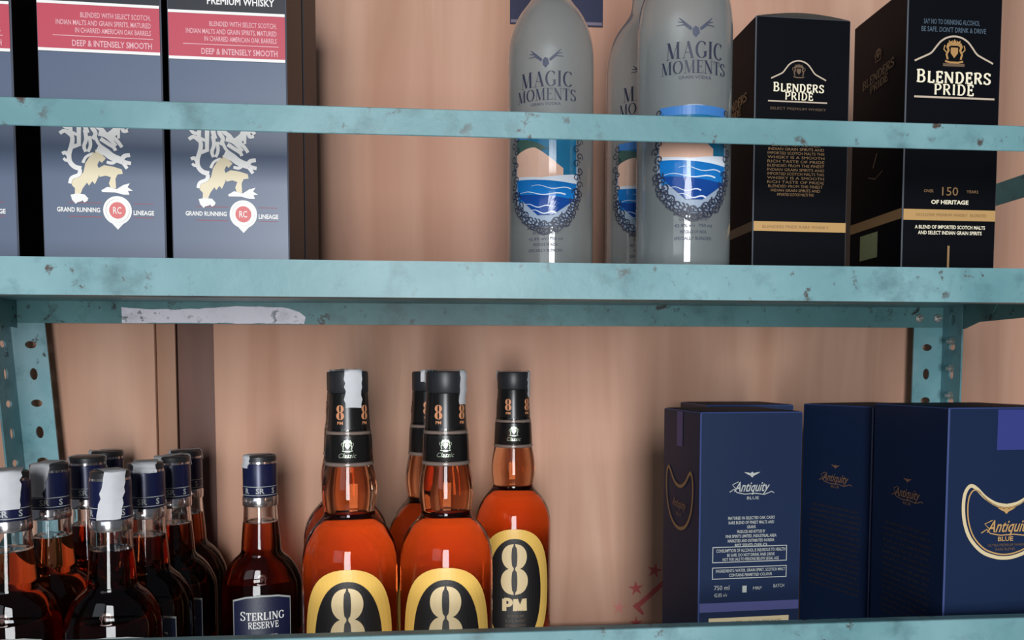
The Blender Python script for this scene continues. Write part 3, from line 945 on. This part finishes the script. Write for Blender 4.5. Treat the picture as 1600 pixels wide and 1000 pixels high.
t = thing('whisky_carton', 'dark navy carton tucked behind the horseshoe carton, only its dim lettered side showing', 'carton', 41.2, 13.4, LOW, 17.0, 'navy cartons on the lower shelf')
W, D = 9.4, 9.4
carton(t, W, D, V(-3.1), M['navy'], M['navy_edge'], 0.1)
back_side(t, D)
t = thing('whisky_carton', 'navy carton behind the one with back text, only its top edge showing', 'carton', 27.6, 21.5, LOW, 0.0, 'navy cartons on the lower shelf')
carton(t, W, D, V(-3.2), M['navy'], M['navy_edge'], 0.1)
p = Print(); horseshoe(p, 4.7, V(-15.3), V(-9.2), 3.6, .3); p.build('horseshoe_rim', M['gold_dim'], t, F2)

# ------------------------------------------------------------------ bottles
def tax_strip(root, rfun, ztop, zlow, phi, wd, over=1.0, back=1.0, crumple=0.08, seed=1, skew=0.0, name='tax_strip'):
    """paper strip pasted over the closure: up one side, across the top, down the other"""
    rnd = random.Random(seed)
    path = []
    n = 9
    for i in range(n + 1):
        z = zlow + (ztop - zlow) * i / n
        path.append((rfun(z) + 0.07 + rnd.uniform(0, crumple), z, wd * (1 + rnd.uniform(-.12, .12))))
    rt = rfun(ztop)
    top = [(rt * k, ztop + 0.07 + rnd.uniform(0, crumple), wd) for k in (.92, .5, 0, -.5, -.92)]
    dn = [(-(rfun(z) + 0.07 + rnd.uniform(0, crumple)), z, wd) for z in (ztop, ztop - .5 * back, ztop - back)]
    bm = bmesh.new()
    rows = []
    for (rr, z, ww) in path + top + dn:
        row = []
        for j in (-1, -.33, .33, 1):
            a = j * ww / 2 + skew * (ztop - z)
            if abs(rr) >= rt * .99:                       # on the side: wrap round
                ang = a / abs(rr)
                x, y = abs(rr) * math.sin(ang), -abs(rr) * math.cos(ang)
                if rr < 0: y = -y
            else:
                x, y = a, -rr
            row.append(bm.verts.new((x, y, z + rnd.uniform(-.03, .03))))
        rows.append(row)
    for a, b in zip(rows, rows[1:]):
        for j in range(3):
            bm.faces.new((a[j], a[j + 1], b[j + 1], b[j]))
    bmesh.ops.solidify(bm, geom=bm.faces[:], thickness=0.03)
    bmesh.ops.rotate(bm, cent=(0, 0, 0), matrix=Matrix.Rotation(phi, 3, 'Z'), verts=bm.verts)
    bmesh.ops.recalc_face_normals(bm, faces=bm.faces)
    return finish(name, bm, M['paper'], root, smooth=True, angle=60)

# --- dark whisky with navy caps
KD = .68
SRB = [(0.1, .12, KD), (3.7, .15, KD), (4.0, .6, KD), (4.1, 2.0, KD), (4.1, 5.5, KD), (4.1, 8.0, KD), (4.02, 9.0, KD), (3.75, 9.8, .73), (3.3, 10.7, .76), (2.75, 11.4, .82),
       (2.25, 11.85, .92), (2.03, 12.2, 1.0), (1.98, 12.9, 1.0), (1.88, 14.2, 1.0), (1.78, 15.3, 1.0)]
sr_cap_r = lambda z: 1.72 if z < 21.3 else 1.6
def navy_bottle(x, y, rot, label):
    t = thing('whisky_bottle', label, 'bottle', x, y, LOW, rot, 'dark whisky bottles with navy caps')
    prof = SRB[:1] + [SRB[1], SRB[2]] + smooth_profile(SRB[3:], 3)
    lathe_obj('filled_body', prof, M['amber_dark'], t, 56, True, 50)
    # empty top of the neck: a clear glass wall with an inner face
    bm = bmesh.new()
    lathe(bm, [(1.77, 15.32), (1.72, 16.2), (1.68, 17.05), (1.45, 17.05), (1.45, 16.2), (1.5, 15.42)], 40, False, False)
    bm2 = None
    bmesh.ops.recalc_face_normals(bm, faces=bm.faces)
    finish('clear_neck', bm, M['clear'], t, smooth=True)
    lathe_obj('collar', [(1.3, 16.98), (1.74, 17.0), (1.78, 17.1), (1.78, 17.92), (1.74, 18.0)], M['silver'], t, 40)
    c = lathe_obj('cap', [(1.70, 18.02), (1.72, 18.1), (1.72, 21.3), (1.68, 21.4)], M['cap_navy'], t, 40)
    lathe_obj('cap_ring', [(1.66, 21.38), (1.66, 21.62)], M['silver'], t, 40)
    lathe_obj('cap_top', [(1.62, 21.6), (1.62, 22.1), (1.52, 22.2)], M['cap_black'], t, 40)
    p = Print()
    for k, s in enumerate(('SR', 'S', 'R', 'SR', 'S', 'R', 'SR')):
        p.text(s, (k - 3) * 1.4, 18.65, .55, None, bold=.02)
    p.rect(-4.9, 18.18, 4.9, 18.24); p.rect(-4.9, 19.05, 4.9, 19.11)
    p.build('cap_lettering', M['silver_ink'], c, round_map(1.72, 1, .02), .5)
    RB = lambda z: 4.1 if z < 8 else 4.1 - (z - 8) * .08
    pts = [(-3.05, .8), (3.05, .8), (3.05, 7.6), (1.6, 7.95), (0, 8.05), (-1.6, 7.95), (-3.05, 7.6)]
    p = Print(); p.poly(pts); lab = p.build('front_label', M['label_navy'], t, round_map(RB, KD, .03), .4)
    p = Print(); p.stroke([(-3.05, 7.6), (-1.6, 7.95), (0, 8.05), (1.6, 7.95), (3.05, 7.6)], .18); p.stroke([(-3.0, .8), (-3.0, 7.6)], .08); p.stroke([(3.0, .8), (3.0, 7.6)], .08)
    p.build('label_rim', M['silver_ink'], lab, round_map(RB, KD, .06), .3)
    fn = lambda X, Y: (X, Y + .12 - X * X * .035)
    p = Print(); p.glyphs('STERLING', 0, 6.05, .95, 4.4, .15, .06, .06, .09, small=.84); p.glyphs('RESERVE', .1, 5.05, .68, 3.0, .16, .08, .06, .09)
    p.text('BLENDED WHISKY', 0, 3.9, .3, 3.0); p.build('label_lettering', M['white_ink'], lab, round_map(RB, KD, .07), .4)
    # raised glass crest on the shoulder
    p = Print(); crest(p, 0, 9.7, .62); p.build('embossed_crest', M['clear_emboss'], t, round_map(lambda z: 4.1 - (z - 8.0) * .12 - max(0, z - 9) * .28, KD + .01, .10), .3)
    p = Print(); p.rect(-4.6, .6, 4.6, 8.2); p.build('back_label', M['back_navy'], t, round_map(4.1, KD, .03, PI), .5)
    return t
M['clear_emboss'] = mat('embossed_glass', srgb(120, 84, 80), 0.15)
SR = [('B1', -29.09, 12.7, 9, 'navy capped bottle nearest the shelf edge, white strip folded down its right side', 18.1, 28, 1.9),
      ('B2', -28.26, 18.8, 8, 'second navy capped bottle in the row behind the strip fronted one, strip across its top', 21.3, 8, 2.2),
      ('B3', -27.73, 24.9, 10, 'third navy capped bottle back in the inner row, strip curling off its left side', 20.4, -52, 1.5),
      ('B4', -28.3, 31.0, 7, 'rearmost navy capped bottle against the dark batten on the wall', 20.9, -70, 1.2),
      ('A1', -37.78, 13.0, 10, 'navy capped bottle half out of the frame with a wide white strip on its cap', 19.0, 14, 2.3),
      ('A2', -37.19, 19.1, 9, 'navy capped bottle under the perforated post, broad strip on the left of its cap', 19.2, -12, 1.9),
      ('A3', -36.31, 25.2, 8, 'navy capped bottle with clean bright blue cap front and no strip facing forward', 21.0, 110, 1.2),
      ('A4', -36.8, 31.2, 8, 'rearmost navy capped bottle of the outer row, only its black cap top showing', 20.9, -62, 1.2),
      ('lone', -18.96, 25.0, 12, 'dark whisky bottle with navy cap standing alone beside the amber bottles', 21.0, -58, 1.2)]
first = None
for i, (k, x, y, rot, label, zl, ph, wd) in enumerate(SR):
    if first is None:
        first = navy_bottle(x, y, rot, label); o = first
    else:
        o = dup(first, x, y, LOW, rot, label, skip=('tax_strip',))
    s = tax_strip(o, sr_cap_r, 22.2, zl, R(ph), wd, seed=20 + i, crumple=.12, skew=(-.18, .05, .2, 0, -.1, -.22, 0, 0, 0)[i])

M['ring'] = mat('pale_glass_ring', srgb(150, 132, 122), 0.2, Transmission_Weight=0.4)
# --- amber whisky with the oval labels
H8 = 30.9
P8 = [(3.6, .12), (3.95, .5), (4.08, 1.5), (4.1, 5.0), (4.1, 10.0), (4.1, 14.0), (4.02, 15.2), (3.75, 16.2), (3.3, 17.0), (2.75, 17.7), (2.35, 18.15), (2.2, 18.5),
      (2.25, 18.95), (2.36, 19.8), (2.38, 20.6), (2.28, 21.6), (2.1, 22.5), (2.05, 23.0)]
def r8(z):
    if z <= 14: return 4.1
    for (a, b), (c, d) in zip(P8[5:], P8[6:]):
        if b <= z <= d: return a + (c - a) * (z - b) / (d - b)
    return 4.1
def r8cap(z):
    return 1.72 if z > 29 else 1.66 + (29 - z) * .03
def eight(p, cx, cz, w_, h):
    """stencil figure eight cut by a lens-shaped slit"""
    for (c, ry, rx) in ((cz + h * .245, h * .255, w_ * .46), (cz - h * .235, h * .265, w_ * .5)):
        for s in (1, -1):
            n = 16
            outer = []
            for i in range(n + 1):
                a = R(90 - 180 * i / n)
                e = 2.0
                outer.append((cx + s * (rx * abs(math.cos(a)) ** .85 + 0), c + ry * math.sin(a)))
            inner = []
            for i in range(n + 1):
                a = R(-90 + 180 * i / n)
                inner.append((cx + s * (w_ * .022 + w_ * .085 * max(0, math.cos(a)) ** 1.0 * (1 if abs(math.sin(a)) < .72 else .35)), c + ry * .98 * math.sin(a)))
            outer[0] = (cx + s * w_ * .03, outer[0][1]); outer[-1] = (cx + s * w_ * .03, outer[-1][1])
            for i in range(n):
                q = [outer[i], outer[i + 1], inner[n - i - 1], inner[n - i]]
                p.poly(q if s > 0 else q[::-1])

def sup(cx, cz, rx, rz, n=2.0, m=56):
    o = []
    for i in range(m):
        a = 2 * PI * i / m
        c, s = math.cos(a), math.sin(a)
        o.append((cx + rx * math.copysign(abs(c) ** (2 / n), c), cz + rz * math.copysign(abs(s) ** (2 / n), s)))
    return o

def amber_bottle(x, y, rot, label):
    t = thing('whisky_bottle', label, 'bottle', x, y, LOW, rot, 'amber whisky bottles with oval labels')
    prof = [(0.1, .1, 1)] + [(a, b, 1) for a, b in P8[:3]] + smooth_profile([(a, b, 1.0) for a, b in P8[3:]], 3)
    lathe_obj('filled_body', prof, M['amber'], t, 56, True, 50)
    # neck closure: lower band, clear gaps, sleeve and cap
    lathe_obj('neck_glass', [(1.95, 23.02), (1.93, 25.7), (1.86, 26.0)], M['amber'], t, 40)
    for z0, z1, ra in ((25.4, 25.74, 1.93), (22.72, 23.06, 2.12)):
        lathe_obj('glass_ring', [(ra - .05, z0), (ra + .03, z0 + .08), (ra + .03, z1 - .08), (ra - .05, z1)], M['ring'], t, 40)
    lathe_obj('neck_band', [(2.08, 23.1), (2.09, 23.12), (1.99, 25.35), (1.97, 25.37)], M['sleeve'], t, 40, False)
    sl = lathe_obj('sleeve', [(1.5, 25.75), (1.88, 25.78), (1.86, 25.9), (1.69, 28.9), (1.66, 29.0)], M['sleeve'], t, 40)
    c = lathe_obj('cap', [(1.66, 29.0), (1.71, 29.06), (1.72, 30.7), (1.66, 30.84), (1.5, 30.9)], M['cap_black'], t, 40)
    p = Print()
    for a in (0, 72, 144, 216, 288):
        eight(p, R(a - 20) * 1.75, 27.35, .7, 1.25); p.text('PM', R(a - 20) * 1.75, 26.45, .26, .5, bold=.02)
    p.build('sleeve_numerals', M['copper_ink'], sl, round_map(lambda z: 1.69 + (28.9 - z) * .057, 1, .03), .4)
    p = Print(); crest(p, 0, 24.55, .62); p.text('Classic', 0, 23.7, .4, 1.5, shear=.4); p.build('band_emblem', M['holo'], t, round_map(2.06, 1, .05), .3)
    cz = 8.0
    p = Print(); p.poly(sup(0, cz - .2, 4.35, 6.55, 2.25)); gl = p.build('gold_label', M['label_gold'], t, round_map(r8, 1, .03), .6)
    p = Print(); p.poly(sup(0, cz - .35, 3.05, 5.7, 2.1)); p.build('black_oval', M['label_black'], gl, round_map(r8, 1, .06), .5)
    p = Print(); eight(p, -.03, 10.1, 2.85, 5.4); p.glyphs('PM', 0, 6.3, 1.3, 2.65, .30, .24, .04, .10); p.build('numeral_lettering', M['eight'], gl, round_map(r8, 1, .09), .5)
    p = Print()
    for i, (s, wd) in enumerate((('PREMIUM', 1.7), ('BLACK WHISKY', 2.1), ('BLENDED WITH', 2.1), ('SCOTCH', 1.5))):
        p.text(s, .1, 5.1 - i * .5, .3, wd)
    p.build('small_lettering', M['gold_dark'], gl, round_map(r8, 1, .09), .5)
    p = Print(); p.rect(-5.2, 1.2, 5.2, 16.9); p.build('back_label', M['back_label'], t, round_map(r8, 1, .03, PI), .5)
    return t
A8 = [(-8.14, 10.8, 3, 'front amber bottle beside the dark bottles, strip hanging down its cap front', 27.75, 18, 1.5),
      (0.32, 10.8, -1, 'front amber bottle overlapping the one marked with letters, strip on the right of its cap', 28.0, 62, 1.2),
      (-9.5, 19.6, 2, 'amber bottle hidden behind the front bottle with the strip down its cap front', 29.5, 150, 1.2),
      (-1.22, 19.3, 12, 'amber bottle behind the overlapping front one, half its cap and shoulder peeping out', 29.5, 160, 1.2),
      (7.75, 27.0, -3, 'amber bottle set back alone, its whole oval label with number and letters visible', 28.2, 72, 1.0)]
f8 = None
for i, (x, y, rot, label, zl, ph, wd) in enumerate(A8):
    if f8 is None:
        f8 = amber_bottle(x, y, rot, label); o = f8
    else:
        o = dup(f8, x, y, LOW, rot, label, skip=('tax_strip',))
    tax_strip(o, r8cap, 30.9, zl, R(ph), wd, seed=50 + i, crumple=.10)

# --- frosted vodka bottles
PM_ = [(3.2, .06), (3.7, .25), (3.84, .8), (3.85, 3), (3.85, 8), (3.85, 12), (3.85, 16), (3.84, 19.4), (3.78, 20.6), (3.6, 21.7), (3.2, 22.8), (2.7, 23.7), (2.1, 24.5), (1.6, 25.4), (1.42, 27), (1.40, 29.6)]
def rm(z):
    if z <= 19.4: return 3.85
    for (a, b), (c, d) in zip(PM_[7:], PM_[8:]):
        if b <= z <= d: return a + (c - a) * (z - b) / (d - b)
    return 3.0
def curl(p, cx, cz, r, a0, sgn=1, t=.06):
    pts = []
    for i in range(15):
        a = R(a0 + sgn * i * 30)
        q = r * (1 - i / 17)
        pts.append((cx + q * math.cos(a), cz + q * math.sin(a)))
    p.stroke(pts, t)
def frosted_bottle(x, y, rot, label):
    t = thing('vodka_bottle', label, 'bottle', x, y, UP, rot, 'frosted vodka bottles')
    prof = [(0.1, .05, 1)] + [(a, b, 1) for a, b in PM_[:3]] + smooth_profile([(a, b, 1.0) for a, b in PM_[3:]], 3)
    lathe_obj('frosted_body', prof, M['frost'], t, 56, True, 50)
    lathe_obj('cap', [(1.3, 29.4), (1.52, 29.45), (1.55, 32.6), (1.45, 32.8)], M['cap_navy'], t, 40)
    m0, m1, m2 = round_map(rm, 1, .03), round_map(rm, 1, .05), round_map(rm, 1, .07)
    # scenic picture in a rounded frame: sky, hill, sand, foam and sea
    top, bot = 12.6, 5.3
    def hw(z):
        k = (z - bot) / (top - bot)
        return 2.75 * min(1, max(.05, (1 - (2 * k - 1) ** 4) ** .5)) if k < .5 else 2.75
    def strip(zf0, zf1, mm, name, fm=m1):
        p = Print()
        n = 18
        for i in range(n):
            qs = []
            for k in (i, i + 1):
                u = -1 + 2 * k / n
                a, b = zf0(u), zf1(u)
                qs.append((u, a, b))
            (u0, a0, b0), (u1, a1, b1) = qs
            p.poly([(u0 * hw(a0), a0), (u1 * hw(a1), a1), (u1 * hw(b1), b1), (u0 * hw(b0), b0)])
        p.build(name, M[mm], t, fm, .5)
    c = lambda v: (lambda u: v)
    p = Print(); p.poly(sup(0, 8.5, 3.0, 4.2, 2.4)); p.build('blue_halo', M['tint'], t, m0, .5)
    strip(c(8.6), c(12.4), 'teal', 'printed_sea_far')
    strip(lambda u: 11.9, lambda u: 12.6, 'sky_ink', 'printed_sky', m2)
    def left(u0, u1, f0, f1, mm, name, fm, n=14):      # a patch over part of the width
        p = Print()
        us = [u0 + (u1 - u0) * i / n for i in range(n + 1)]
        for a, b in zip(us, us[1:]):
            p.poly([(a * 2.75, f0(a)), (b * 2.75, f0(b)), (b * 2.75, f1(b)), (a * 2.75, f1(a))])
        p.build(name, M[mm], t, fm, .5)
    left(-1, .12, lambda u: 10.2 + .75 * (u + 1), lambda u: 12.0 - .9 * (u + 1) ** 2, 'hill', 'printed_hill', round_map(rm, 1, .09))
    left(-1, .55, lambda u: 8.55, lambda u: 10.75 + .4 * math.sin((u + 1) * 2.6) - 1.25 * max(0, u + .35), 'sand', 'printed_sand', round_map(rm, 1, .10))
    left(-.95, 1, lambda u: 8.1, lambda u: 8.55 + .3 * abs(u + .1), 'foam', 'printed_foam', round_map(rm, 1, .11))
    strip(lambda u: 6.6, lambda u: 8.3 - .25 * u, 'sea', 'printed_sea', round_map(rm, 1, .13))
    strip(lambda u: 5.35, lambda u: 7.0 - .3 * u, 'sea_dark', 'printed_sea', round_map(rm, 1, .14))
    p = Print()
    for (a, b, z, wv) in ((-2.3, 1.7, 7.35, .12), (-1.2, 2.2, 7.85, .09), (-1.9, .5, 6.3, .10), (-1.3, .9, 5.75, .14)):
        p.stroke([(a + (b - a) * i / 10, z + .12 * math.sin(i * .9) - i * .03) for i in range(11)], .03, wv)
    p.build('wave_line', M['foam'], t, round_map(rm, 1, .16), .5)
    p = Print()
    rnd = random.Random(4)
    for i in range(26):                        # curled lace all round the picture
        a = R(180 + 15 + 150 * i / 25)
        for q in (1.0, 1.14):
            curl(p, 2.75 * q * math.cos(a), 8.3 + 3.75 * q * math.sin(a), .36 * rnd.uniform(.7, 1.2), rnd.uniform(0, 360), rnd.choice((1, -1)), .085)
    for s in (1, -1):
        for i in range(9):
            curl(p, s * (2.72 + .3 * (i % 2)), 7.4 + i * .6, .36, rnd.uniform(0, 360), s, .085)
    p.build('lace_border', M['ink_navy'], t, round_map(rm, 1, .18), .5)
    p = Print()
    p.glyphs('MAGIC', 0, 16.85, 1.30, 4.6, .16, .03, .10, .08); 
    p.glyphs('MOMENTS', 0, 15.55, 1.0, 5.4, .16, .03, .10, .06)
    p.build('brand_lettering', M['ink_navy'], t, m1, .4)
    p = Print()
    p.text('GRAIN VODKA', 0, 14.75, .24, 2.6, bold=.01)
    for i, (s, wd) in enumerate((('TRIPLE DISTILLED VODKA', 3.2), ('EXTRA SMOOTH', 2.2), ('42.8% v/v  750 ml', 3.0), ('PRODUCE OF INDIA', 2.1), ('SPECIALLY BLENDED', 3.0))):
        p.text(s, 0, 4.35 - i * .5, .24, wd, bold=.012)
    for s in (1, -1):                          # small spread-wing bird
        for k in range(3):
            p.stroke([(s * .35, 18.35 + .05 * k), (s * (.9 + .1 * k), 18.75 + .18 * k), (s * (1.5 - .1 * k), 18.7 + .3 * k)], .16, .05)
    p.poly([(0, 17.75), (.3, 18.1), (.2, 18.5), (-.05, 18.65), (-.28, 18.4), (-.25, 18.0)])
    p.build('fine_lettering', M['ink_grey'], t, m1, .4)
    return t
fm = frosted_bottle(9.88, 13.0, -14, 'frosted vodka bottle standing clear of the others, plywood on its left')
dup(fm, 20.04, 6.0, UP, -4, 'frosted vodka bottle nearest the edge, beside the black cartons')
dup(fm, 19.39, 15.5, UP, -14, 'frosted vodka bottle half hidden behind the one beside the black cartons')

# ------------------------------------------------------------------ navy poster on the plywood, top of frame
bm = bmesh.new()
add_box(bm, 8.2, 36.45, 41.3, 19.3, 36.55, 62)
po = finish('poster', bm, M['poster'])
po.location = (0, 0, ZC)
po['label'] = 'dark navy poster on the plywood behind the frosted bottles'
po['category'] = 'poster'
p = Print(); p.rect(8.3, 41.45, 19.2, 41.8)
o = p.build('poster_border', M['poster_rim'], po, lambda u, v, d=0: Vector((u, 36.42 - d, v)))

# shelf-coordinate meshes of the wall and its prints sit at lens height
def lift(o):
    o.location = (0, 0, ZC)
for nm in ('floor', 'wall_back'):
    lift(bpy.data.objects[nm])
